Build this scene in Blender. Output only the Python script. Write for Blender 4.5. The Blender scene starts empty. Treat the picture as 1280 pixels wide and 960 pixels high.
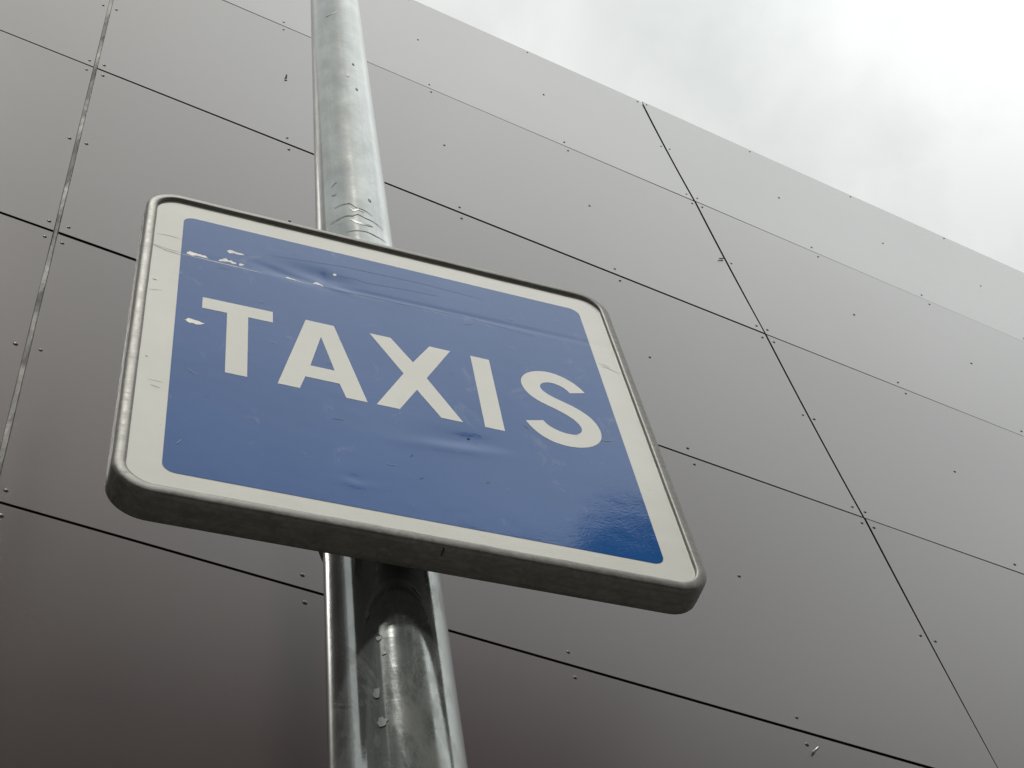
import bpy, bmesh, math, random
from mathutils import Vector, Matrix, noise
from mathutils.geometry import delaunay_2d_cdt
random.seed(7)
C = bpy.context.scene.collection
R = math.radians
CAMZ = 1.55

# ------------------------------------------------------------------ helpers
def link(name, me, mat=None, parent=None, smooth=False):
    o = bpy.data.objects.new(name, me)
    C.objects.link(o)
    if mat: me.materials.append(mat)
    if parent: o.parent = parent
    if smooth:
        for p in me.polygons: p.use_smooth = True
    return o

def obj(name, bm, mat=None, parent=None, smooth=False):
    me = bpy.data.meshes.new(name)
    bm.normal_update()
    bm.to_mesh(me); bm.free()
    return link(name, me, mat, parent, smooth)

def thing(name, label, cat, loc=(0, 0, 0), rz=0.0, rot=None, group=None):
    o = bpy.data.objects.new(name, None)
    C.objects.link(o)
    o.location = loc
    o.rotation_euler = rot if rot else (0, 0, rz)
    o.empty_display_size = 0.2
    o['label'] = label; o['category'] = cat
    if group: o['group'] = group
    return o

def box(bm, x0, x1, y0, y1, z0, z1):
    vs = [bm.verts.new((x, y, z)) for x in (x0, x1) for y in (y0, y1) for z in (z0, z1)]
    q = [(0, 1, 3, 2), (4, 6, 7, 5), (0, 4, 5, 1), (2, 3, 7, 6), (0, 2, 6, 4), (1, 5, 7, 3)]
    for f in q: bm.faces.new([vs[i] for i in f])
    return bm

def bevel(bm, w, seg=1):
    bmesh.ops.bevel(bm, geom=list(bm.edges), offset=w, segments=seg, affect='EDGES', profile=0.5)
    return bm

# ------------------------------------------------------------------ materials
class NT:
    def __init__(s, name):
        s.m = bpy.data.materials.new(name); s.m.use_nodes = True
        s.t = s.m.node_tree; s.b = s.t.nodes['Principled BSDF']
    def n(s, typ, **kw):
        nd = s.t.nodes.new(typ)
        for k, v in kw.items():
            if k.startswith('i_'):
                key = k[2:].replace('_', ' ')
                nd.inputs[key].default_value = v
            else: setattr(nd, k, v)
        return nd
    def l(s, a, b): s.t.links.new(a, b)
    def set(s, **kw):
        for k, v in kw.items(): s.b.inputs[k.replace('_', ' ')].default_value = v
    def coords(s, scale=(1, 1, 1)):
        tc = s.n('ShaderNodeTexCoord'); mp = s.n('ShaderNodeMapping')
        mp.inputs['Scale'].default_value = scale
        s.l(tc.outputs['Object'], mp.inputs['Vector'])
        return mp.outputs['Vector']
    def noise(s, scale, detail=4, rough=.55, co=(1, 1, 1), dist=0.0):
        nd = s.n('ShaderNodeTexNoise')
        nd.inputs['Scale'].default_value = scale; nd.inputs['Detail'].default_value = detail
        nd.inputs['Roughness'].default_value = rough; nd.inputs['Distortion'].default_value = dist
        s.l(s.coords(co), nd.inputs['Vector'])
        return nd.outputs['Fac']
    def ramp(s, fac, stops):
        r = s.n('ShaderNodeValToRGB')
        els = r.color_ramp.elements
        while len(els) < len(stops): els.new(0.5)
        for e, (p, c) in zip(els, stops):
            e.position = p
            e.color = (c, c, c, 1) if not hasattr(c, '__len__') else (*c, 1)
        s.l(fac, r.inputs['Fac'])
        return r.outputs['Color']
    def mix(s, fac, a, b, mode='MIX'):
        m = s.n('ShaderNodeMix', data_type='RGBA', blend_type=mode)
        for sock, v in ((m.inputs[0], fac), (m.inputs[6], a), (m.inputs[7], b)):
            if hasattr(v, 'links') or isinstance(v, bpy.types.NodeSocket): s.l(v, sock)
            elif sock == m.inputs[0]: sock.default_value = v
            else: sock.default_value = (*v, 1)
        return m.outputs[2]
    def bump(s, h, dist, strength=1.0, normal=None):
        b = s.n('ShaderNodeBump'); b.inputs['Distance'].default_value = dist
        b.inputs['Strength'].default_value = strength
        s.l(h, b.inputs['Height'])
        if normal is not None: s.l(normal, b.inputs['Normal'])
        return b.outputs['Normal']

def mat_panel():
    k = NT('coated_panel')
    n1 = k.noise(1.3, 5, .6)
    n2 = k.noise(60, 3, .5, (1, 1, .25))
    base = k.mix(k.ramp(n1, [(.3, 0), (.7, 1)]), (.034, .020, .0195), (.041, .0245, .0235))
    k.l(base, k.b.inputs['Base Color'])
    k.l(k.ramp(n1, [(.3, .22), (.75, .26)]), k.b.inputs['Roughness'])
    k.set(Metallic=0.0, IOR=1.36, Coat_Weight=1.0, Coat_Roughness=.185, Coat_IOR=1.38)
    nn = k.bump(k.noise(1.1, 1, .4), .010, .2)
    k.l(k.bump(n2, .00003, .2, nn), k.b.inputs['Normal'])
    return k.m

def mat_simple(name, col, rough=.6, metal=0.0, var=.15, scale=8, bump=0.0, ior=1.45):
    k = NT(name)
    n = k.noise(scale, 6, .6)
    d = tuple(c * (1 - var) for c in col); e = tuple(min(1, c * (1 + var)) for c in col)
    k.l(k.mix(k.ramp(n, [(.3, 0), (.7, 1)]), d, e), k.b.inputs['Base Color'])
    k.set(Roughness=rough, Metallic=metal, IOR=ior)
    if bump: k.l(k.bump(k.noise(scale * 6, 5, .6), bump, 1), k.b.inputs['Normal'])
    return k.m

def sheeting(name, col, col2, rough=.09, wear=(.8, .8, .76)):
    """retro-reflective sheeting: glossy, orange peel, fine scuffs and grime"""
    k = NT(name)
    n = k.noise(9, 6, .6)
    base = k.mix(k.ramp(n, [(.35, 0), (.7, 1)]), col, col2)
    # fine horizontal scuffs
    sc = k.noise(30, 6, .75, (1, 1, 12), .6)
    scm = k.ramp(sc, [(.70, 0), (.78, .35)])
    base = k.mix(scm, base, wear)
    # small specks
    sp = k.noise(150, 2, .5)
    spm = k.ramp(sp, [(.74, 0), (.80, .4)])
    base = k.mix(spm, base, tuple(c * .55 for c in col))
    # chalky dust patches
    dn = k.noise(22, 6, .7, (1, 1, .8), .8)
    dm = k.ramp(dn, [(.60, 0), (.72, .14)])
    base = k.mix(dm, base, (.55, .56, .55))
    k.l(base, k.b.inputs['Base Color'])
    k.l(k.ramp(n, [(.3, rough), (.7, rough + .04)]), k.b.inputs['Roughness'])
    k.set(IOR=1.5)
    b1 = k.bump(k.noise(330, 3, .5), .00007, .7)
    b2 = k.bump(k.noise(18, 3, .5), .0002, .3, b1)
    k.l(b2, k.b.inputs['Normal'])
    return k.m

def mat_frame():
    k = NT('weathered_aluminium')
    n = k.noise(75, 8, .75, (1, 1, 1), 1.2)
    st = k.noise(14, 8, .7, (1.5, 14, 14), .3)
    base = k.mix(k.ramp(n, [(.32, 0), (.68, 1)]), (.14, .137, .125), (.29, .29, .275))
    base = k.mix(k.ramp(st, [(.45, 0), (.62, .6)]), base, (.15, .145, .13))
    k.l(base, k.b.inputs['Base Color'])
    k.set(Metallic=.5)
    k.l(k.ramp(n, [(.3, .44), (.7, .66)]), k.b.inputs['Roughness'])
    b1 = k.bump(st, .0003, .4)
    k.l(k.bump(k.noise(120, 5, .65), .0003, .4, b1), k.b.inputs['Normal'])
    return k.m

def mat_post():
    k = NT('galvanised_steel')
    sp = k.noise(26, 7, .65, (1, 1, .55))
    sm = k.noise(7, 6, .7, (1, 1, .5), .6)
    base = k.mix(k.ramp(sp, [(.35, 0), (.68, 1)]), (.27, .295, .29), (.38, .405, .395))
    base = k.mix(k.ramp(sm, [(.55, 0), (.70, .45)]), base, (.19, .185, .155))
    dn = k.noise(11, 8, .72, (1, 1, .35), 1.0)
    dirt = k.ramp(dn, [(.47, 0), (.60, 1)])
    # grime thins out above reach
    sx = k.n('ShaderNodeSeparateXYZ'); k.l(k.coords(), sx.inputs[0])
    zr = k.n('ShaderNodeMapRange'); zr.inputs['From Min'].default_value = 2.5; zr.inputs['From Max'].default_value = 3.2
    zr.inputs['To Min'].default_value = 1.0; zr.inputs['To Max'].default_value = .3
    k.l(sx.outputs['Z'], zr.inputs['Value'])
    dirt = k.mix(1.0, dirt, zr.outputs['Result'], 'MULTIPLY')
    base = k.mix(k.mix(.55, (0, 0, 0), dirt), base, (.15, .148, .128))
    k.l(base, k.b.inputs['Base Color'])
    k.l(k.ramp(dirt, [(0, .80), (1, .35)]), k.b.inputs['Metallic'])
    rr_ = k.mix(dirt, k.ramp(sp, [(.3, .07), (.7, .11)]), (.16, .16, .16))
    k.l(rr_, k.b.inputs['Roughness'])
    # fine wrapped drawing marks, nearly horizontal round the tube
    b1 = k.bump(k.noise(16, 6, .7, (1, 1, 7), .5), .0005, .13)
    b2 = k.bump(k.noise(5, 3, .5, (1, 1, 2.2)), .0020, .25, b1)
    k.l(b2, k.b.inputs['Normal'])
    return k.m

M_PANEL = mat_panel()
M_BACK = mat_simple('dark_substructure', (.24, .235, .222), .8)
M_STRIP = None
def mat_strip():
    k = NT('joint_tape')
    n = k.noise(5, 5, .6, (1, 1, 1), .4)
    k.l(k.ramp(n, [(.47, (.035, .034, .03)), (.54, (.13, .13, .115)), (.66, (.30, .295, .26))]), k.b.inputs['Base Color'])
    k.set(Roughness=.55, Metallic=.1)
    k.l(k.bump(k.noise(60, 4, .6), .002, .6), k.b.inputs['Normal'])
    return k.m
M_STRIP = mat_strip()
M_RIVET = mat_simple('rivet_paint', (.10, .088, .084), .35, .3)
M_PIN = mat_simple('bare_pin', (.62, .61, .58), .4, .3)
M_WHITE = sheeting('white_sheeting', (.755, .765, .71), (.805, .815, .76), .12, (.33, .33, .30))
M_BLUE = sheeting('blue_sheeting', (.007, .090, .315), (.009, .100, .34), .02, (.10, .16, .33))
M_CHIP = mat_simple('exposed_white_backing', (.74, .74, .69), .45, 0, .2, 120)
M_SCUFF = mat_simple('dark_scuff', (.045, .05, .045), .6, 0, .3, 90)
M_GREYSCUFF = mat_simple('grey_scuff', (.27, .27, .235), .5, 0, .3, 120)
M_CREASE = mat_simple('creased_blue', (.010, .038, .13), .22, 0, .3, 100)
M_FRAME = mat_frame()
M_POST = mat_post()
M_DARK = mat_simple('black_rubber', (.03, .03, .03), .7)
M_SMUDGE = mat_simple('rubbed_zinc', (.16, .17, .165), .45, .5, .3, 70)

# ------------------------------------------------------------------ world: overcast sky with cloud structure
w = bpy.data.worlds.new("World"); bpy.context.scene.world = w
w.use_nodes = True
nt = w.node_tree; nt.nodes.clear()
SUN_EL, SUN_AZ = 54.5, 160       # azimuth from +Y, clockwise
out = nt.nodes.new('ShaderNodeOutputWorld')
bg = nt.nodes.new('ShaderNodeBackground'); bg.inputs['Strength'].default_value = 0.12
sky = nt.nodes.new('ShaderNodeTexSky'); sky.sky_type = 'NISHITA'; sky.sun_disc = False
sky.sun_elevation = R(SUN_EL); sky.sun_rotation = R(SUN_AZ)
sky.air_density = 1.0; sky.dust_density = 4.0
geo = nt.nodes.new('ShaderNodeTexCoord')
def wn(scale, detail, rough, dist, sc=(1, 1, 1), off=(0, 0, 0)):
    mp = nt.nodes.new('ShaderNodeMapping'); mp.inputs['Scale'].default_value = sc
    mp.inputs['Location'].default_value = off
    nt.links.new(geo.outputs['Generated'], mp.inputs['Vector'])
    n = nt.nodes.new('ShaderNodeTexNoise'); n.inputs['Scale'].default_value = scale
    n.inputs['Detail'].default_value = detail; n.inputs['Roughness'].default_value = rough
    n.inputs['Distortion'].default_value = dist
    nt.links.new(mp.outputs['Vector'], n.inputs['Vector'])
    return n.outputs['Fac']
cl1 = wn(3.6, 6, .50, .25, (1, 1, 1), (3.6, .2, 1.9))
r1 = nt.nodes.new('ShaderNodeValToRGB')
e = r1.color_ramp.elements
CS = 1 / .12
e[0].position = .39; e[0].color = (.69 * CS, .712 * CS, .684 * CS, 1)
e[1].position = .61; e[1].color = (.845 * CS, .86 * CS, .835 * CS, 1)
m_ = e.new(.50); m_.color = (.765 * CS, .783 * CS, .757 * CS, 1)
cl2 = wn(13, 5, .55, .5, (1, 1, 1), (8.1, 2.7, .9))
cm = nt.nodes.new('ShaderNodeMix'); cm.data_type = 'FLOAT'; cm.inputs[0].default_value = .33
nt.links.new(cl1, cm.inputs[2]); nt.links.new(cl2, cm.inputs[3])
nt.links.new(cm.outputs[0], r1.inputs['Fac'])
mx = nt.nodes.new('ShaderNodeMix'); mx.data_type = 'RGBA'
mx.inputs[0].default_value = .90
nt.links.new(sky.outputs['Color'], mx.inputs[6]); nt.links.new(r1.outputs['Color'], mx.inputs[7])
# brighter cloud glow, centred away from the sun lamp and placed for the reflections
sd = Vector((math.sin(R(SUN_AZ)) * math.cos(R(SUN_EL)), math.cos(R(SUN_AZ)) * math.cos(R(SUN_EL)), math.sin(R(SUN_EL))))
dot = nt.nodes.new('ShaderNodeVectorMath'); dot.operation = 'DOT_PRODUCT'
gd = (90, 57)
dot.inputs[1].default_value = (math.sin(R(gd[0])) * math.cos(R(gd[1])), math.cos(R(gd[0])) * math.cos(R(gd[1])), math.sin(R(gd[1])))
nt.links.new(geo.outputs['Generated'], dot.inputs[0])
mr = nt.nodes.new('ShaderNodeMapRange'); mr.interpolation_type = 'SMOOTHSTEP'
mr.inputs['From Min'].default_value = .83; mr.inputs['From Max'].default_value = .98
mr.inputs['To Min'].default_value = 1.0; mr.inputs['To Max'].default_value = 1.85
nt.links.new(dot.outputs['Value'], mr.inputs['Value'])
ml = nt.nodes.new('ShaderNodeVectorMath'); ml.operation = 'SCALE'
nt.links.new(mx.outputs[2], ml.inputs[0]); nt.links.new(mr.outputs['Result'], ml.inputs['Scale'])
# overcast sky: a little darker towards the horizon than overhead
sep = nt.nodes.new('ShaderNodeSeparateXYZ'); nt.links.new(geo.outputs['Generated'], sep.inputs[0])
hz = nt.nodes.new('ShaderNodeMapRange'); hz.interpolation_type = 'SMOOTHSTEP'
hz.inputs['From Min'].default_value = .70; hz.inputs['From Max'].default_value = .93
hz.inputs['To Min'].default_value = .86; hz.inputs['To Max'].default_value = .97
nt.links.new(sep.outputs['Z'], hz.inputs['Value'])
m2 = nt.nodes.new('ShaderNodeVectorMath'); m2.operation = 'SCALE'
nt.links.new(ml.outputs['Vector'], m2.inputs[0]); nt.links.new(hz.outputs['Result'], m2.inputs['Scale'])
nt.links.new(m2.outputs['Vector'], bg.inputs['Color'])
nt.links.new(bg.outputs[0], out.inputs[0])

sl = bpy.data.lights.new('sun', 'SUN'); sl.energy = 2.1; sl.angle = R(3); sl.color = (1, .97, .92)
so = bpy.data.objects.new('sun', sl); C.objects.link(so)
so.rotation_euler = (-sd).to_track_quat('-Z', 'Y').to_euler()

# ------------------------------------------------------------------ ground
bm = bmesh.new()
box(bm, -400, 400, -400, 400, -.3, 0)
g = obj('ground', bm, mat_simple('asphalt', (.055, .055, .055), .85, 0, .25, 3, .004)); g['kind'] = 'structure'

YW = 0.68179913
UW = Vector((math.cos(YW), math.sin(YW), 0)); NW = Vector((math.sin(YW), -math.cos(YW), 0))
S = .2856
W0 = Vector((0, 10 * S, 0))           # wall plane origin on the camera's forward axis
# pavement along the building, 5 m wide, stands 0.12 m above the road (built in wall coordinates: x along, -y towards street)
def paving():
    k = NT('paving_slabs')
    br = k.n('ShaderNodeTexBrick'); br.inputs['Scale'].default_value = 1
    br.inputs['Brick Width'].default_value = .6; br.inputs['Row Height'].default_value = .4
    br.inputs['Mortar Size'].default_value = .006
    br.inputs['Color1'].default_value = (.17, .165, .155, 1); br.inputs['Color2'].default_value = (.14, .135, .13, 1)
    br.inputs['Mortar'].default_value = (.10, .10, .09, 1)
    k.l(k.coords(), br.inputs['Vector']); k.l(br.outputs['Color'], k.b.inputs['Base Color']); k.set(Roughness=.8)
    return k.m
bm = bmesh.new(); box(bm, -30, 45, -4.6, 0, 0, .116); p = obj('pavement', bm, paving())
p.location = W0; p.rotation_euler = (0, 0, YW); p['kind'] = 'structure'
bm = bmesh.new(); box(bm, -30, 45, -4.75, -4.603, 0, .12); bevel(bm, .01)
p = obj('kerb', bm, mat_simple('kerb_stone', (.33, .32, .30), .8)); p.location = W0; p.rotation_euler = (0, 0, YW); p['kind'] = 'structure'

# ------------------------------------------------------------------ clad building
u0 = -5.41687764 * S; u1 = 5.02719365 * S; PW = u1 - u0
ztop = 27.955 * S + CAMZ; PH = (27.955 - 9.818) / 4 * S
GAPH, GAPV = .0105, .0105
bld = thing('clad_building', 'building clad in brownish grey riveted metal panels behind the taxi sign', 'building', W0, YW)
NCOL0, NCOL1, NROW = -3, 6, 7
def panel(c, r, detail):
    x0 = u0 + c * PW + (GAPV / 2 if c != 0 else .0075); x1 = u0 + (c + 1) * PW - (GAPV / 2 if c != -1 else .0075)
    z1 = ztop - r * PH - (0, .0075, .0055, .005, .0045, .005, .005)[r]; z0 = ztop - (r + 1) * PH + (.0075, .0055, .005, .0045, .005, .005, .005)[r]
    rnd = random.Random(c * 31 + r * 7 + 5)
    tx = R(rnd.uniform(-.18, .18)); tz = R(rnd.uniform(-.3, .3))
    bow = R(rnd.uniform(.5, .9)); bowx = R(rnd.uniform(-.2, .25))
    cx, cz = (x0 + x1) / 2, (z0 + z1) / 2; hw, hh = (x1 - x0) / 2, (z1 - z0) / 2
    off = rnd.uniform(0, .0015)
    lean = R((0, 0, 0, 0, .8, 0, 0)[r])
    nx, nz = 24, 12
    bm = bmesh.new(); grid = []
    def dep(a, b):          # depth (towards the wall +y) : gently dished panel, slight individual tilt
        q = math.tan(bow) * hh / 2 * (1 - b * b) + math.tan(bowx) * hw / 2 * (1 - a * a) * .5
        return q + math.tan(lean) * (b - 1) * hh + math.tan(tx) * b * hh + math.tan(tz) * a * hw * .25 + off
    for i in range(nx + 1):
        row = []
        for j in range(nz + 1):
            a = -1 + 2 * i / nx; b = -1 + 2 * j / nz
            row.append(bm.verts.new((cx + a * hw, -.010 + dep(a, b) - .006, cz + b * hh)))
        grid.append(row)
    for i in range(nx):
        for j in range(nz):
            f = bm.faces.new((grid[i][j], grid[i + 1][j], grid[i + 1][j + 1], grid[i][j + 1])); f.smooth = True
    # rim returns
    loop = [grid[i][0] for i in range(nx + 1)] + [grid[nx][j] for j in range(1, nz + 1)] + \
           [grid[i][nz] for i in range(nx - 1, -1, -1)] + [grid[0][j] for j in range(nz - 1, 0, -1)]
    back = [bm.verts.new((v.co.x, v.co.y + .007, v.co.z)) for v in loop]
    front = [bm.verts.new(v.co) for v in loop]
    for i in range(len(loop)):
        j = (i + 1) % len(loop)
        bm.faces.new((front[j], front[i], back[i], back[j]))
    o = obj('cladding_panel', bm, M_PANEL, bld)
    return o, (x0, x1, z0, z1, lambda x, z: -.016 + dep((x - cx) / hw, (z - cz) / hh))
def dome(bm, x, y, z, rad=.0068, h=.0032, ns=12):
    prev = None
    for k in range(5):
        t = k / 4 * math.pi / 2
        rr = rad * math.cos(t); yy = y - h * math.sin(t)
        if k == 4: ring = [bm.verts.new((x, y - h, z))]
        else: ring = [bm.verts.new((x + rr * math.cos(a), yy, z + rr * math.sin(a))) for a in [i * 2 * math.pi / ns for i in range(ns)]]
        if prev:
            for i in range(ns):
                j = (i + 1) % ns
                if len(ring) == 1: f = bm.faces.new((prev[j], prev[i], ring[0]))
                else: f = bm.faces.new((prev[j], prev[i], ring[i], ring[j]))
                f.smooth = True
        prev = ring
bm = bmesh.new(); dome(bm, 0, 0, 0)
bmesh.ops.recalc_face_normals(bm, faces=bm.faces)
rivet_me = bpy.data.meshes.new('rivet'); bm.to_mesh(rivet_me); bm.free(); rivet_me.materials.append(M_RIVET)
rest = bmesh.new()
DX = [.029, .753, 1.4955, 2.231, PW - .029]
rj = random.Random(3)
for c in range(NCOL0, NCOL1):
    for r in range(NROW):
        o, (x0, x1, z0, z1, sf) = panel(c, r, 0)
        inframe = (c in (-1, 0, 1)) and r <= 4
        cells = []
        for k, dx in enumerate(DX):
            for dz in ((.028, .632, PH - .058) if r == 0 else (.046, .636, PH - .052)):
                cells.append((u0 + c * PW + dx, ztop - r * PH - dz))
        for (x, z) in cells:
            x += rj.uniform(-.004, .004); z += rj.uniform(-.004, .004)
            y = sf(x, z) + .0002
            vis = False
            if inframe:
                col = (x - u0) / PW; rw = (ztop - z) / PH
                # inside the photographed part of the facade
                vis = (col > -.12 and col < 2.05 and not (col < 1 and rw > 4.2) and not (col < .0 and rw < 1) and not (rw > 4 and col > .9))
            if vis:
                ro = bpy.data.objects.new('rivet', rivet_me); C.objects.link(ro); ro.location = (x, y, z); ro.parent = o
                ro.rotation_euler = (0, rj.uniform(0, 6), 0)
                rs = rj.uniform(.88, 1.08); ro.scale = (rs, rs, rs)
            else: dome(rest, x, y, z, ns=6)
bmesh.ops.recalc_face_normals(rest, faces=rest.faces)
ro = obj('rivet', rest, M_RIVET, bld); ro['kind'] = 'stuff'
# structure behind the panels
UX0, UX1 = u0 + NCOL0 * PW, u0 + NCOL1 * PW
bm = bmesh.new(); box(bm, UX0 + .02, UX1 - .02, .012, .3, .5, ztop - .02); obj('wall', bm, M_BACK, bld)
bm = bmesh.new(); box(bm, UX0, UX1, .30, 12, 0, ztop - .35); obj('wall', bm, mat_simple('render_coat', (.3, .29, .27), .8), bld)
bm = bmesh.new(); box(bm, UX0, UX1, -.02, .298, 0, ztop - NROW * PH - .005); obj('plinth', bm, mat_simple('stone_plinth', (.2, .2, .19), .7), bld)
bm = bmesh.new(); box(bm, UX0, UX1, .0, .36, ztop + .001, ztop + .004)
obj('parapet_cap', bm, mat_simple('cap_metal', (.42, .42, .40), .45, .3), bld)
# vertical joint strips
for c in range(NCOL0 + 1, NCOL1):
    bm = bmesh.new(); x = u0 + c * PW
    ww = .0065 if c == 0 else .0052
    n = 160; za, zb = ztop - NROW * PH + .01, ztop - .004
    rr = random.Random(c + 50)
    prev = None
    for i in range(n + 1):
        z = za + (zb - za) * i / n
        d = -.004 + noise.noise(Vector((c * 3., 0, z * 4))) * .006 if c == 0 else .006
        l = bm.verts.new((x - ww, d, z)); q = bm.verts.new((x + ww, d + (noise.noise(Vector((9, c, z * 6))) * .004 if c == 0 else 0), z))
        if prev: bm.faces.new((prev[0], prev[1], q, l))
        prev = (l, q)
    obj('joint_strip', bm, M_STRIP if c == 0 else mat_simple('dark_joint_strip', (.12, .117, .11), .7), bld)
# loose pins sticking out of the cladding
def wallpt(px, pz, y=-.014): return (px, y, pz)
def pin(x, z, ln, ang, rad=.003, mat=M_PIN, y=-.014):
    bm = bmesh.new()
    bmesh.ops.create_cone(bm, cap_ends=True, segments=10, radius1=rad * 1.7, radius2=rad, depth=ln)
    for f in bm.faces: f.smooth = True
    o = obj('loose_pin', bm, mat, bld)
    o.location = (x, y - .003, z); o.rotation_euler = (R(62), R(ang), 0)
pin(u0 + .757, ztop - 1.905, .022, -18)
pin(u0 + 2.245, ztop - 5.25, .034, 58)
bm = bmesh.new(); box(bm, -.002, .002, -.004, .0, -.022, .022)
o = obj('clip', bm, M_DARK, bld); o.location = (u0 + PW - .028, -.015, ztop - 1.925); o.rotation_euler = (0, R(52), 0)
bm = bmesh.new(); dome(bm, 0, 0, 0, .0032, .001); bmesh.ops.recalc_face_normals(bm, faces=bm.faces)
o = obj('drill_hole', bm, M_DARK, bld); o.location = (u0 + .745, -.0135, ztop - 5.122)

# ------------------------------------------------------------------ building across the street (behind the camera, seen in the glossy surfaces)
D2 = 30.0
opp = thing('opposite_building', 'plain rendered building with rows of windows standing across the street from the sign', 'building',
            -NW * -0 + NW * D2, YW + math.pi)
# local: x along (reversed), y away from street, so facade at y=0 facing -y
H2 = 40.3
M_REND = mat_simple('street_render', (.23, .22, .20), .85, 0, .1, 2)
M_GLASS = NT('dark_glazing'); M_GLASS.set(**{'Base_Color': (.03, .035, .04, 1), 'Roughness': .05, 'IOR': 1.5}); M_GLASS = M_GLASS.m
M_WF = mat_simple('window_frame_paint', (.5, .5, .48), .5)
# facade built as piers and bands round real openings
xs = [-52 + 8 * i for i in range(13)]
bm = bmesh.new()
floors = [(1.4 + 4.9 * f, 3.9 + 4.9 * f) for f in range(8)]
ow = 5.4
zc = 0
for (a, b) in floors:
    box(bm, xs[0], xs[-1], 0, .3, zc, a); zc = b
box(bm, xs[0], xs[-1], 0, .3, zc, H2)
for (a, b) in floors:
    for i in range(len(xs) - 1):
        m = (xs[i] + xs[i + 1]) / 2
        box(bm, xs[i], m - ow / 2, 0, .3, a, b); box(bm, m + ow / 2, xs[i + 1], 0, .3, a, b)
box(bm, xs[0], xs[-1], .301, 10, 0, H2 - .3)
obj('wall', bm, M_REND, opp)
for (a, b) in floors:
    for i in range(len(xs) - 1):
        m = (xs[i] + xs[i + 1]) / 2
        bm = bmesh.new(); t = .06
        for q in ((m - ow / 2, m - ow / 2 + t, a, b), (m + ow / 2 - t, m + ow / 2, a, b), (m - ow / 2 + t, m + ow / 2 - t, a, a + t), (m - ow / 2 + t, m + ow / 2 - t, b - t, b), (m - t / 2, m + t / 2, a + t, b - t)):
            box(bm, q[0], q[1], .12, .18, q[2], q[3])
        f = obj('window', bm, M_WF, opp)
        bm = bmesh.new(); box(bm, m - ow / 2 + .01, m + ow / 2 - .01, .15, .16, a + .01, b - .01); obj('pane', bm, M_GLASS, f)
bm = bmesh.new(); box(bm, xs[0] - .1, xs[-1] + .1, -.2, .35, H2 + .002, H2 + .3); obj('cornice', bm, M_WF, opp)
# stair tower raising the roofline at one end
TOWER = 44.5
TW = (-30, -15.9)
bm = bmesh.new(); box(bm, TW[0], TW[1], .4, 12, H2 - .29, TOWER); obj('stair_tower', bm, M_REND, opp)
bm = bmesh.new(); box(bm, 5, 44, .45, 14, H2 - .29, 43.5)
obj('attic_storey', bm, M_REND, opp)

# building closing the street on the left
AZ3 = 203
N3 = Vector((math.sin(R(AZ3)), math.cos(R(AZ3)), 0))
D3 = 18.0; H3 = 29
endb = thing('corner_building', 'grey rendered corner building with few windows at the end of the street', 'building', N3 * D3, -R(AZ3))
EX0, EX1 = -6.5, 6.5
bm = bmesh.new(); zc = 0
for (a, b) in floors:
    box(bm, EX0, EX1, 0, .3, zc, a); zc = b
box(bm, EX0, EX1, 0, .3, zc, H3)
for (a, b) in floors:
    m = -.5
    box(bm, EX0, m - ow / 2, 0, .3, a, b); box(bm, m + ow / 2, EX1, 0, .3, a, b)
box(bm, EX0, EX1, .301, 8, 0, H3 - .2)
obj('wall', bm, M_REND, endb)
for (a, b) in floors:
    bm = bmesh.new(); t = .06; m = -.5
    for q in ((m - ow / 2, m - ow / 2 + t, a, b), (m + ow / 2 - t, m + ow / 2, a, b), (m - ow / 2 + t, m + ow / 2 - t, a, a + t), (m - ow / 2 + t, m + ow / 2 - t, b - t, b)):
        box(bm, q[0], q[1], .12, .18, q[2], q[3])
    f = obj('window', bm, M_WF, endb)
    bm = bmesh.new(); box(bm, m - ow / 2 + .01, m + ow / 2 - .01, .15, .16, a + .01, b - .01); obj('pane', bm, M_GLASS, f)

# ------------------------------------------------------------------ post
AX0 = Vector((-.1787, .985)); ZR = .89 + CAMZ; LEAN = .0136
def axis(z): return Vector((AX0.x + LEAN * (z - ZR), AX0.y))
def rad(z): return .0606 - .0073 * (z - ZR)
base = axis(.12)
post = thing('post', 'tall tapered galvanised steel post with scuffed shiny surface, carrying the blue and white sign', 'post', (base.x, base.y, .12), 0)
def cone_pt(th, z, off=0):
    a = axis(z); r_ = rad(z) + off
    return Vector((a.x + r_ * math.sin(th) - base.x, a.y - r_ * math.cos(th) - base.y, z - .12))
bm = bmesh.new(); ns, nr = 160, 220; ztp = 6.8; prev = None
for i in range(nr + 1):
    z = .12 + (ztp - .12) * i / nr
    ring = []
    for k in range(ns):
        th = 2 * math.pi * k / ns
        d = noise.noise(Vector((math.sin(th) * 1.2, math.cos(th) * 1.2, z * 1.3))) * .0006
        ring.append(bm.verts.new(cone_pt(th, z, d)))
    if prev:
        for k in range(ns):
            f = bm.faces.new((prev[k], prev[(k + 1) % ns], ring[(k + 1) % ns], ring[k])); f.smooth = True
    prev = ring
bm.faces.new(prev)
obj('pole', bm, M_POST, post)
bm = bmesh.new()
box(bm, -.16, .16, -.16, .16, 0, .015)
bmesh.ops.create_cone(bm, cap_ends=True, segments=32, radius1=.095, radius2=.08, depth=.06, matrix=Matrix.Translation((0, 0, .045)))
obj('base_plate', bm, M_POST, post)
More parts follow.
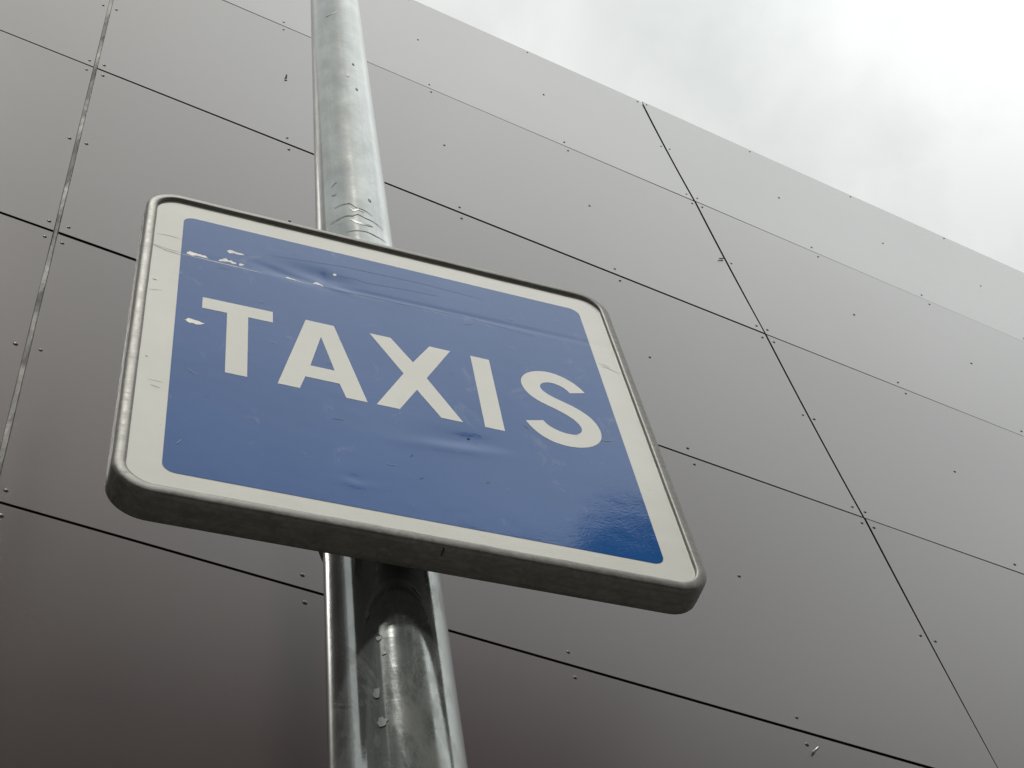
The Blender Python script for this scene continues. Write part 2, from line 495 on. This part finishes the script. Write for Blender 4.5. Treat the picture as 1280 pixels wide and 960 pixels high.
def scuff(pts, wid, mat, name='scuff', seed=0, off=.0006):
    """thin mark wrapped round the pole; pts = (angle deg, z)"""
    bm = bmesh.new(); P = []
    for (a, b) in zip(pts[:-1], pts[1:]):
        for t in range(5): P.append((a[0] + (b[0] - a[0]) * t / 5, a[1] + (b[1] - a[1]) * t / 5))
    P.append(pts[-1]); prev = None
    for i, (th, z) in enumerate(P):
        t = i / (len(P) - 1)
        ww = wid * (.25 + .75 * math.sin(math.pi * min(1, max(0, .08 + t * .84)))) * (1 + .5 * noise.noise(Vector((i * .6, seed, 3))))
        a = bm.verts.new(cone_pt(R(th), z + ww / 2, off)); b = bm.verts.new(cone_pt(R(th), z - ww / 2, off))
        if prev: bm.faces.new((prev[1], b, a, prev[0]))
        prev = (a, b)
    return obj(name, bm, mat, post)
A = {
 'a1': [(-15.3, 3.446), (-2.2, 3.448), (9.3, 3.447), (17.7, 3.433), (29.4, 3.428), (42.5, 3.417)],
 'a1b': [(8.2, 3.433), (13.7, 3.423), (21.0, 3.428), (29.0, 3.421)],
 'a2': [(-23.7, 3.406), (-9.8, 3.408), (2.6, 3.411), (12.0, 3.408), (19.2, 3.413), (29.4, 3.404), (47.0, 3.399), (60.2, 3.395)],
 'a2b': [(8.1, 3.399), (15.8, 3.389), (27.2, 3.384), (40.7, 3.384)],
 'a3': [(0.9, 3.364), (14.7, 3.364), (29.7, 3.363), (44.3, 3.359), (63.9, 3.362)],
 'a4': [(-11.6, 4.216), (1.5, 4.221), (14.2, 4.232)],
 's1': [(-19.1, 3.516), (-12.2, 3.523), (-8.4, 3.524)], 's2': [(-19.2, 3.490), (-14, 3.486), (-10.5, 3.489)]}
for i, (k_, v) in enumerate(A.items()):
    scuff(v, {'a1b': .005, 'a2b': .006, 'a4': .004}.get(k_, .0021), M_SMUDGE if k_ in ('a4', 'a1b', 'a2b', 's1', 's2') else M_SCUFF, seed=i)
for th, z in [(38.5, 3.985), (25.3, 3.926), (40.2, 3.876), (40.5, 3.467)]:
    scuff([(th - 2.5, z), (th + 2.5, z - .004)], .010, M_SMUDGE, seed=th)
pr = random.Random(11)
# spiral abrasion marks below the sign
for i in range(5):
    th = pr.choice([pr.uniform(35, 75), pr.uniform(-62, -35), pr.uniform(-30, 35)]); z = pr.uniform(2.35, 2.72)
    ln = pr.uniform(6, 22)
    scuff([(th, z), (th + ln / 2, z - .004 - ln * .0003), (th + ln, z - .008 - ln * .0006)], pr.uniform(.0012, .003), pr.choice([M_SCUFF, M_SMUDGE]), seed=i)
def blot(th, z, w_, h_, mat, seed):
    bm = bmesh.new(); n = 22
    c = bm.verts.new(cone_pt(R(th), z, .0007)); ring = []
    for k in range(n):
        a = 2 * math.pi * k / n; q = 1 + .55 * noise.noise(Vector((math.cos(a) * 1.6, math.sin(a) * 1.6, seed)))
        ring.append(bm.verts.new(cone_pt(R(th + w_ * q * math.cos(a)), z + h_ * q * math.sin(a), .0007)))
    for k in range(n): bm.faces.new((c, ring[k], ring[(k + 1) % n]))
    obj('paint_spot', bm, mat, post)
M_SPOT = mat_simple('grey_paint_spot', (.15, .16, .15), .5, .2, .25, 60)
blot(-1, 2.497, 3.0, .006, M_SPOT, 1); blot(2, 2.462, 4.0, .005, M_SPOT, 2); blot(-5, 2.60, 2.6, .005, M_SPOT, 5)
blot(4, 2.565, 2.2, .003, M_SPOT, 7); blot(7, 2.545, 1.8, .003, M_SPOT, 9)

# ------------------------------------------------------------------ sign
YS = .54591477
US = Vector((math.cos(YS), math.sin(YS), 0)); NS = Vector((math.sin(YS), -math.cos(YS), 0))
SC = Vector((-.18315807 * .6, .9, 2.31610134 * .6 + CAMZ))
sign = thing('taxi_sign', 'square blue sign reading TAXIS in white, with scratched border and battered metal rim', 'sign', SC, YS)
# local axes: x = to the right along the sign, -y = outwards, z = up
OX0, OX1, OZ0, OZ1 = -.2993, .2993, -.2935, .3030
def rrect(x0, x1, z0, z1, r_, n=10):
    pts = []
    for (cx, cz, a0) in ((x1 - r_, z0 + r_, -90), (x1 - r_, z1 - r_, 0), (x0 + r_, z1 - r_, 90), (x0 + r_, z0 + r_, 180)):
        for k in range(n + 1):
            a = R(a0 + 90 * k / n); pts.append((cx + r_ * math.cos(a), cz + r_ * math.sin(a)))
    return pts
def gauss(x, z, cx, cz, sx, sz, ang=0):
    ca, sa = math.cos(R(ang)), math.sin(R(ang)); dx, dz = x - cx, z - cz
    a = (dx * ca + dz * sa) / sx; b = (-dx * sa + dz * ca) / sz
    return math.exp(-.5 * (a * a + b * b))
def H(x, z):
    """outward height of the dented face plate"""
    h = 0
    h -= .0014 * gauss(x, z, -.090, .183, .030, .012, -8)
    h -= .0008 * gauss(x, z, -.140, .172, .022, .006, -12)
    h += .0005 * gauss(x, z, -.075, .165, .020, .004, -15)
    h -= .0006 * gauss(x, z, -.086, .180, .004, .014, 0)
    h -= .0008 * gauss(x, z, .058, -.102, .030, .010, 10)
    h += .0005 * gauss(x, z, .045, -.121, .040, .006, 6)
    h -= .00022 * gauss(x, z, -.069, -.210, .0055, .0045)
    h += .0002 * gauss(x, z, -.069, -.217, .012, .004)
    h -= .0005 * gauss(x, z, 0.05, .17, .16, .003, 1)
    h += .00025 * noise.noise(Vector((x * 7, z * 7, 3.3)))
    h += .00004 * noise.noise(Vector((x * 45, z * 60, 1.3)))
    return h
FY = .0035          # face plane lies 3.5 mm behind the rim's front
def sheet(name, outlines, off, mat, parent, step, hole=False):
    pts, edges = [], []
    def seg(l):
        s0 = len(pts); m = []
        for i in range(len(l)):
            a, b = Vector(l[i]), Vector(l[(i + 1) % len(l)])
            k = max(1, int((b - a).length / step))
            for t in range(k): m.append(a + (b - a) * t / k)
        for i, v in enumerate(m):
            pts.append(v); edges.append((s0 + i, s0 + (i + 1) % len(m)))
    for l in outlines: seg(l)
    xs_ = [p[0] for l in outlines for p in l]; zs_ = [p[1] for l in outlines for p in l]
    def inside(x, z):
        c = False
        for l in outlines:
            for i in range(len(l)):
                (xa, za), (xb, zb) = l[i], l[i - 1]
                if (za > z) != (zb > z) and x < (xb - xa) * (z - za) / (zb - za) + xa: c = not c
        return c
    segs = [(Vector(l[i - 1]), Vector(l[i])) for l in outlines for i in range(len(l))]
    def clear(x, z):
        p = Vector((x, z))
        for a, b in segs:
            d = b - a; L = d.length_squared
            t = max(0, min(1, (p - a).dot(d) / L)) if L else 0
            if (a + d * t - p).length < step * .4: return False
        return True
    x = min(xs_) + step * .5
    while x < max(xs_):
        z = min(zs_) + step * .5
        while z < max(zs_):
            if inside(x, z) and clear(x, z): pts.append(Vector((x, z)))
            z += step
        x += step
    vs, _, fs, *_r = delaunay_2d_cdt(pts, edges, [], 0, 1e-6)
    bm = bmesh.new(); bv = [bm.verts.new((v.x, FY - off - H(v.x, v.y), v.y)) for v in vs]
    for f in fs:
        cx = sum(vs[i].x for i in f) / 3; cz = sum(vs[i].y for i in f) / 3
        if not inside(cx, cz): continue
        p0, p1, p2 = vs[f[0]], vs[f[1]], vs[f[2]]
        if abs((p1 - p0).cross(p2 - p0)) < 3e-9 + 1e-3 * max((p1 - p0).length, (p2 - p0).length, (p2 - p1).length) ** 2: continue
        t = [bv[i] for i in f]
        try: fc = bm.faces.new(t)
        except ValueError: continue
        fc.normal_update()
        if fc.normal.y > 0: fc.normal_flip()
        fc.smooth = True
    bmesh.ops.delete(bm, geom=[v for v in bm.verts if not v.link_faces], context='VERTS')
    return obj(name, bm, mat, parent)
face = sheet('sign_face', [rrect(OX0 + .003, OX1 - .003, OZ0 + .003, OZ1 - .003, .038)], 0, M_WHITE, sign, .0045)
blue = sheet('blue_field', [rrect(-.254, .254, -.2544, .2544, .0135)], .0003, M_BLUE, face, .0035)
def mm(l): return [(a / 1000, b / 1000) for a, b in l]
TT, TB = 76.6, -68.3
letters = {
 'T': [[(-226.2, 74.0), (-148.0, 75.4), (-148.1, 52.5), (-175.6, 52.3), (-176.0, TB), (-199.1, TB), (-198.9, 51.7), (-226.3, 51.0)]],
 'A': [[(-110.5, 74.7), (-78.0, 74.7), (-47.3, TB), (-70.6, TB), (-76.6, -43.6), (-114.1, -43.6), (-120.4, TB), (-144.0, TB)], [(-94.0, 45), (-81.0, -19.6), (-107.9, -19.6)]],
 'X': [[(-36.3, TT), (-11.4, TT), (11.6, 33.1), (35.1, TT), (60.4, TT), (25.2, 5.8), (59.3, TB), (34.5, TB), (11.3, -22.6), (-11.9, TB), (-37.4, TB), (-1.7, 5.2)]],
 'I': [[(85.0, TT), (108.0, TT), (107.2, TB), (84.4, TB)]],
}
S1 = [(223.9, 49.2), (218.4, 60.2), (209.0, 69.6), (197.5, 76.6), (185.3, 79.6), (172.4, 78.1), (160.5, 72.7), (151.3, 64.5), (145.4, 55.3), (142.7, 45.7), (142.7, 36.0), (145.4, 26.5), (150.8, 17.4), (158.1, 10.6), (167.9, 5.2), (177.8, 0.4), (188.9, -5.7), (198.1, -13.7), (203.5, -21.8), (205.3, -29.8), (203.9, -37.2), (198.9, -43.2), (192.0, -46.6), (182.8, -47.3), (172.7, -44.5), (164.7, -39.2), (161.1, -34.9), (158.2, -29.5)]
S2 = [(136.1, -37.3), (141.0, -48.5), (148.2, -58.8), (158.5, -67.1), (171.0, -71.7), (184.3, -72.2), (198.2, -69.7), (209.9, -64.0), (219.7, -55.3), (225.9, -45.3), (228.6, -34.1), (228.4, -22.3), (225.6, -11.0), (219.9, -1.0), (211.5, 8.0), (200.4, 15.0), (188.9, 20.2), (177.5, 25.6), (169.4, 32.1), (165.8, 38.6), (166.2, 45.4), (170.3, 51.7), (178.1, 56.0), (186.1, 56.6), (194.8, 52.9), (200.2, 47.8), (203.5, 41.6)]
def cr(l, n=5):
    """smooth the open chain: averaged points, then Catmull-Rom"""
    l = [Vector(p) for p in l]
    m = [l[0]] + [(l[i - 1] + l[i] * 3 + l[i + 1]) / 5 for i in range(1, len(l) - 1)] + [l[-1]]
    o_ = []
    for i in range(len(m) - 1):
        p0, p1, p2, p3 = m[max(0, i - 1)], m[i], m[i + 1], m[min(len(m) - 1, i + 2)]
        for k in range(n):
            t = k / n
            o_.append(tuple(.5 * ((2 * p1) + (p2 - p0) * t + (2 * p0 - 5 * p1 + 4 * p2 - p3) * t * t + (3 * p1 - 3 * p2 + p3 - p0) * t ** 3)))
    o_.append(tuple(m[-1])); return o_
letters['S'] = [cr(S1) + cr(S2)]
for k_, ol in letters.items():
    sheet('letter', [mm(l) for l in ol], .00048, M_WHITE, blue, .004)
# paint chips, scratches
def rough(l, amp=.0006, seed=0, k=3):
    o_ = []; n = len(l)
    for i in range(n):
        a, b = Vector(l[i]), Vector(l[(i + 1) % n])
        for t in range(k):
            p_ = a + (b - a) * t / k
            d = Vector((noise.noise(Vector((p_.x * 400, p_.y * 400, seed))), noise.noise(Vector((p_.x * 400, p_.y * 400, seed + 9.1)))))
            o_.append(tuple(p_ + d * amp))
    return o_
chips = [
 [(-247.5, 168.1), (-244.1, 171.0), (-237.7, 169.2), (-230.8, 169.7), (-226.2, 168.8), (-222.6, 165.0), (-227.2, 164.2), (-235.3, 164.4), (-243.2, 162.2), (-246.7, 163.7)],
 [(-201.1, 193.3), (-197.7, 197.5), (-191.7, 195.5), (-188.8, 194.5), (-184.6, 194.8), (-181.0, 192.6), (-185.8, 191.2), (-189.9, 189.7), (-193.4, 190.4), (-198.7, 187.9)],
 [(-211.1, 166.5), (-206.6, 170.4), (-202.6, 174.3), (-199.6, 169.7), (-195.5, 171.6), (-190.2, 166.9), (-194.8, 165.4), (-199.5, 167.3), (-209.9, 163.5)],
 [(-186.7, 168.6), (-183.8, 171.2), (-181.4, 168.7), (-184.3, 164.2), (-186.4, 165.1)],
 [(-133.0, 162.4), (-129.2, 165.2), (-123.3, 163.8), (-112.9, 160.9), (-121.8, 160.6), (-130.8, 160.5)],
 [(-99.6, 164.0), (-94.6, 169.3), (-90.2, 167.2), (-85.9, 161.4), (-89.6, 162.7), (-94.8, 164.1), (-98.6, 162.4)],
 [(-73.8, 197.2), (-71.4, 200.2), (-68.8, 198.3), (-70.9, 194.3), (-73.1, 195.1)],
 [(-244.4, 17.6), (-239.3, 23.4), (-229.9, 21.2), (-223.1, 18.9), (-231.0, 12.9), (-239.0, 14.7)]]
for i, l in enumerate(chips): sheet('paint_chip', [rough(mm(l), .0019, i)], .00045, M_CHIP, blue, .004)
def stroke(l, wid, mat, parent, off=.00042, seed=0, name='scratch'):
    l = mm(l); P = []
    for a, b in zip(l[:-1], l[1:]):
        for t in range(4): P.append(Vector(a).lerp(Vector(b), t / 4))
    P.append(Vector(l[-1])); up, dn = [], []
    for i, p_ in enumerate(P):
        d = (P[min(i + 1, len(P) - 1)] - P[max(i - 1, 0)]).normalized(); nrm = Vector((-d.y, d.x))
        t = i / (len(P) - 1); ww = wid * (.15 + .85 * math.sin(math.pi * (.05 + .9 * t))) * (1 + .6 * noise.noise(Vector((i * .7, seed, 1))))
        up.append(tuple(p_ + nrm * ww / 2)); dn.append(tuple(p_ - nrm * ww / 2))
    sheet(name, [up + dn[::-1]], off, mat, parent, .01)
stroke([(-252.2, 160.6), (-235.2, 160.9), (-214.4, 160.2), (-191.3, 160.0), (-172.0, 159.4), (-155.9, 158.7)], .0011, M_CHIP, blue)
stroke([(-122, 160.5), (-112, 159.8), (-98, 160.2)], .0009, M_CHIP, blue)
stroke([(-69.2, 197.2), (-58.4, 196.1), (-47.5, 198.2), (-35.3, 194.6), (-19.6, 195.7), (9.0, 199.6), (60, 203)], .0009, M_CREASE, blue)
stroke([(-85.9, 161.4), (-73.9, 158.8), (-58.7, 159.8), (-37.2, 162.1), (-14.1, 162.9), (6.0, 162.1), (90, 166), (180, 158)], .0009, M_CREASE, blue)
stroke([(-150, 207), (-60, 222), (40, 226), (120, 222)], .0007, M_CREASE, blue)
stroke([(-88.6, -113.0), (-80, -112), (-74.7, -111.5)], .0011, M_CREASE, blue)
stroke([(-290, 171.2), (-283.2, 167.2), (-271.6, 161.6), (-260.2, 159.5), (-252.0, 158.5)], .0022, M_GREYSCUFF, face, .00015)
stroke([(-284.5, 169.2), (-271.9, 165.8), (-260.4, 164.2), (-254.0, 164.0)], .0012, M_GREYSCUFF, face, .00015)
stroke([(-283.7, 195.8), (-273.5, 197.6), (-261.9, 197.2), (-254.8, 195.6)], .0010, M_GREYSCUFF, face, .00015)
stroke([(259.1, 122.2), (268.0, 121.5), (283.1, 114.0)], .0008, M_GREYSCUFF, face, .00015)
stroke([(256, 128), (266, 127), (272, 124)], .0007, M_GREYSCUFF, face, .00015)
stroke([(-282, 90.2), (-277, 89.2)], .0018, M_SCUFF, face, .00015)
stroke([(-280, -67.2), (-277.4, -69.2)], .0014, M_SCUFF, face, .00015)
stroke([(-285, 66), (-270, 70)], .0008, M_GREYSCUFF, face, .00015)
stroke([(-272, -118), (-262, -121)], .0016, M_GREYSCUFF, face, .00015)
stroke([(-275, -109), (-260, -110)], .0008, M_GREYSCUFF, face, .00015)
sr = random.Random(21)
for i in range(22):
    x, z = sr.uniform(-245, 245), sr.uniform(-245, 245); a = sr.gauss(0, .5); ln = sr.uniform(4, 16)
    stroke([(x, z), (x + ln / 2 * math.cos(a), z + ln / 2 * math.sin(a)), (x + ln * math.cos(a + .1), z + ln * math.sin(a + .1))], sr.uniform(.0003, .0007), sr.choice([M_CREASE, M_CREASE, M_GREYSCUFF]), blue, .0009, i)
for x, z, s_ in [(62, -97, 2.2), (70, -103, 1.2), (-86, 160.5, 1.5)]:
    sheet('paint_chip', [rough(mm([(x - s_, z), (x, z + s_ * .6), (x + s_, z), (x, z - s_ * .6)]), .0008, x)], .001, M_SCUFF, blue, .004)
# rim: profile swept round the rounded rectangle. (inset from outer edge, depth y: 0 = rim front, + = back)
prof = [(.0130, .0050), (.0129, .0010), (.0122, -.0002), (.0100, -.0006), (.0060, -.0004), (.0032, .0002), (.0016, .0010), (.0006, .0024), (.0001, .0045), (.0, .0120),
        (.0, .0260), (.0, .0318), (.0008, .0335), (.0025, .0340), (.0160, .0340), (.0160, .0325)]
def ring_at(inset, n=14):
    return rrect(OX0 + inset, OX1 - inset, OZ0 + inset, OZ1 - inset, .041 - inset, n)
bm = bmesh.new(); rings = []
def dense(l):
    o_ = []
    for i in range(len(l)):
        a, b = Vector(l[i]), Vector(l[(i + 1) % len(l)])
        k = 60 if (b - a).length > .2 else 1
        for t in range(k): o_.append(a.lerp(b, t / k))
    return o_
for (ins, y) in prof:
    rg = []
    for p_ in dense(ring_at(ins)):
        q = Vector((p_.x, y, p_.y))
        n1 = noise.noise(Vector((q.x * 22, y * 60, q.z * 22))); n2 = noise.noise(Vector((q.x * 90, y * 150, q.z * 90)))
        am = .0003 * n1 + .00022 * n2
        d = Vector((p_.x, 0, p_.y)).normalized()
        if y < .03: q += d * am; q.y += am * .8
        rg.append(bm.verts.new(q))
    rings.append(rg)
for a, b in zip(rings[:-1], rings[1:]):
    n = len(a)
    for i in range(n):
        j = (i + 1) % n
        f = bm.faces.new((a[i], a[j], b[j], b[i])); f.smooth = True
bmesh.ops.recalc_face_normals(bm, faces=bm.faces)
obj('rim', bm, M_FRAME, sign)
bm = bmesh.new()
l = ring_at(.004); f = bm.faces.new([bm.verts.new((a, .0325, b)) for a, b in l])
bmesh.ops.recalc_face_normals(bm, faces=bm.faces)
r_ = bmesh.ops.extrude_face_region(bm, geom=list(bm.faces)); bmesh.ops.translate(bm, verts=[v for v in r_['geom'] if isinstance(v, bmesh.types.BMVert)], vec=(0, -.001, 0))
obj('back_plate', bm, M_FRAME, sign)
# rim butt joint: a fine dark seam underneath
bm = bmesh.new(); box(bm, .0130, .0142, .0015, .012, OZ0 - .0008, OZ0 + .004); obj('seam', bm, M_DARK, sign)
# two mounting channels with pole clamps, hidden behind
for zz in (-.15, .17):
    bm = bmesh.new(); box(bm, -.14, .14, .0345, .046, zz - .02, zz + .02); bevel(bm, .002)
    ch = obj('bracket', bm, M_POST, sign)
    z = SC.z + zz; a = axis(z)
    lx = (Vector((a.x, a.y, 0)) - Vector((SC.x, SC.y, 0))); ca = (lx.dot(US), -lx.dot(NS))
    bm = bmesh.new(); prev = None; ns = 40; r0 = rad(z) + .0015
    for k in range(ns + 1):
        th = 2 * math.pi * k / ns; c_, s_ = math.cos(th), math.sin(th)
        rg = [bm.verts.new((ca[0] + rr * c_, ca[1] + rr * s_, zz + dz)) for rr, dz in ((r0, -.015), (r0 + .004, -.015), (r0 + .004, .015), (r0, .015))]
        if prev:
            for q in range(4): bm.faces.new((prev[q], prev[(q + 1) % 4], rg[(q + 1) % 4], rg[q]))
        prev = rg
    bmesh.ops.recalc_face_normals(bm, faces=bm.faces)
    obj('clamp', bm, M_POST, ch)

# ------------------------------------------------------------------ camera
cam = bpy.data.cameras.new('camera'); co = bpy.data.objects.new('camera', cam); C.objects.link(co)
pitch, roll, f_ = .97247527, -.24836838, 1884.95
fwd = Vector((0, math.cos(pitch), math.sin(pitch))); right = Vector((1, 0, 0)); up = right.cross(fwd)
rx = math.cos(roll) * right + math.sin(roll) * up; ry = -math.sin(roll) * right + math.cos(roll) * up
co.matrix_world = Matrix(((rx.x, ry.x, -fwd.x, 0), (rx.y, ry.y, -fwd.y, 0), (rx.z, ry.z, -fwd.z, CAMZ), (0, 0, 0, 1)))
cam.sensor_width = 36; cam.lens = 36 * f_ / 1280; cam.clip_end = 2000; cam.clip_start = .02
sc = bpy.context.scene
sc.camera = co
sc.view_settings.view_transform = 'Standard'; sc.view_settings.look = 'None'
sc.view_settings.gamma = 1; sc.view_settings.use_curve_mapping = False
sc.view_settings.exposure = .2
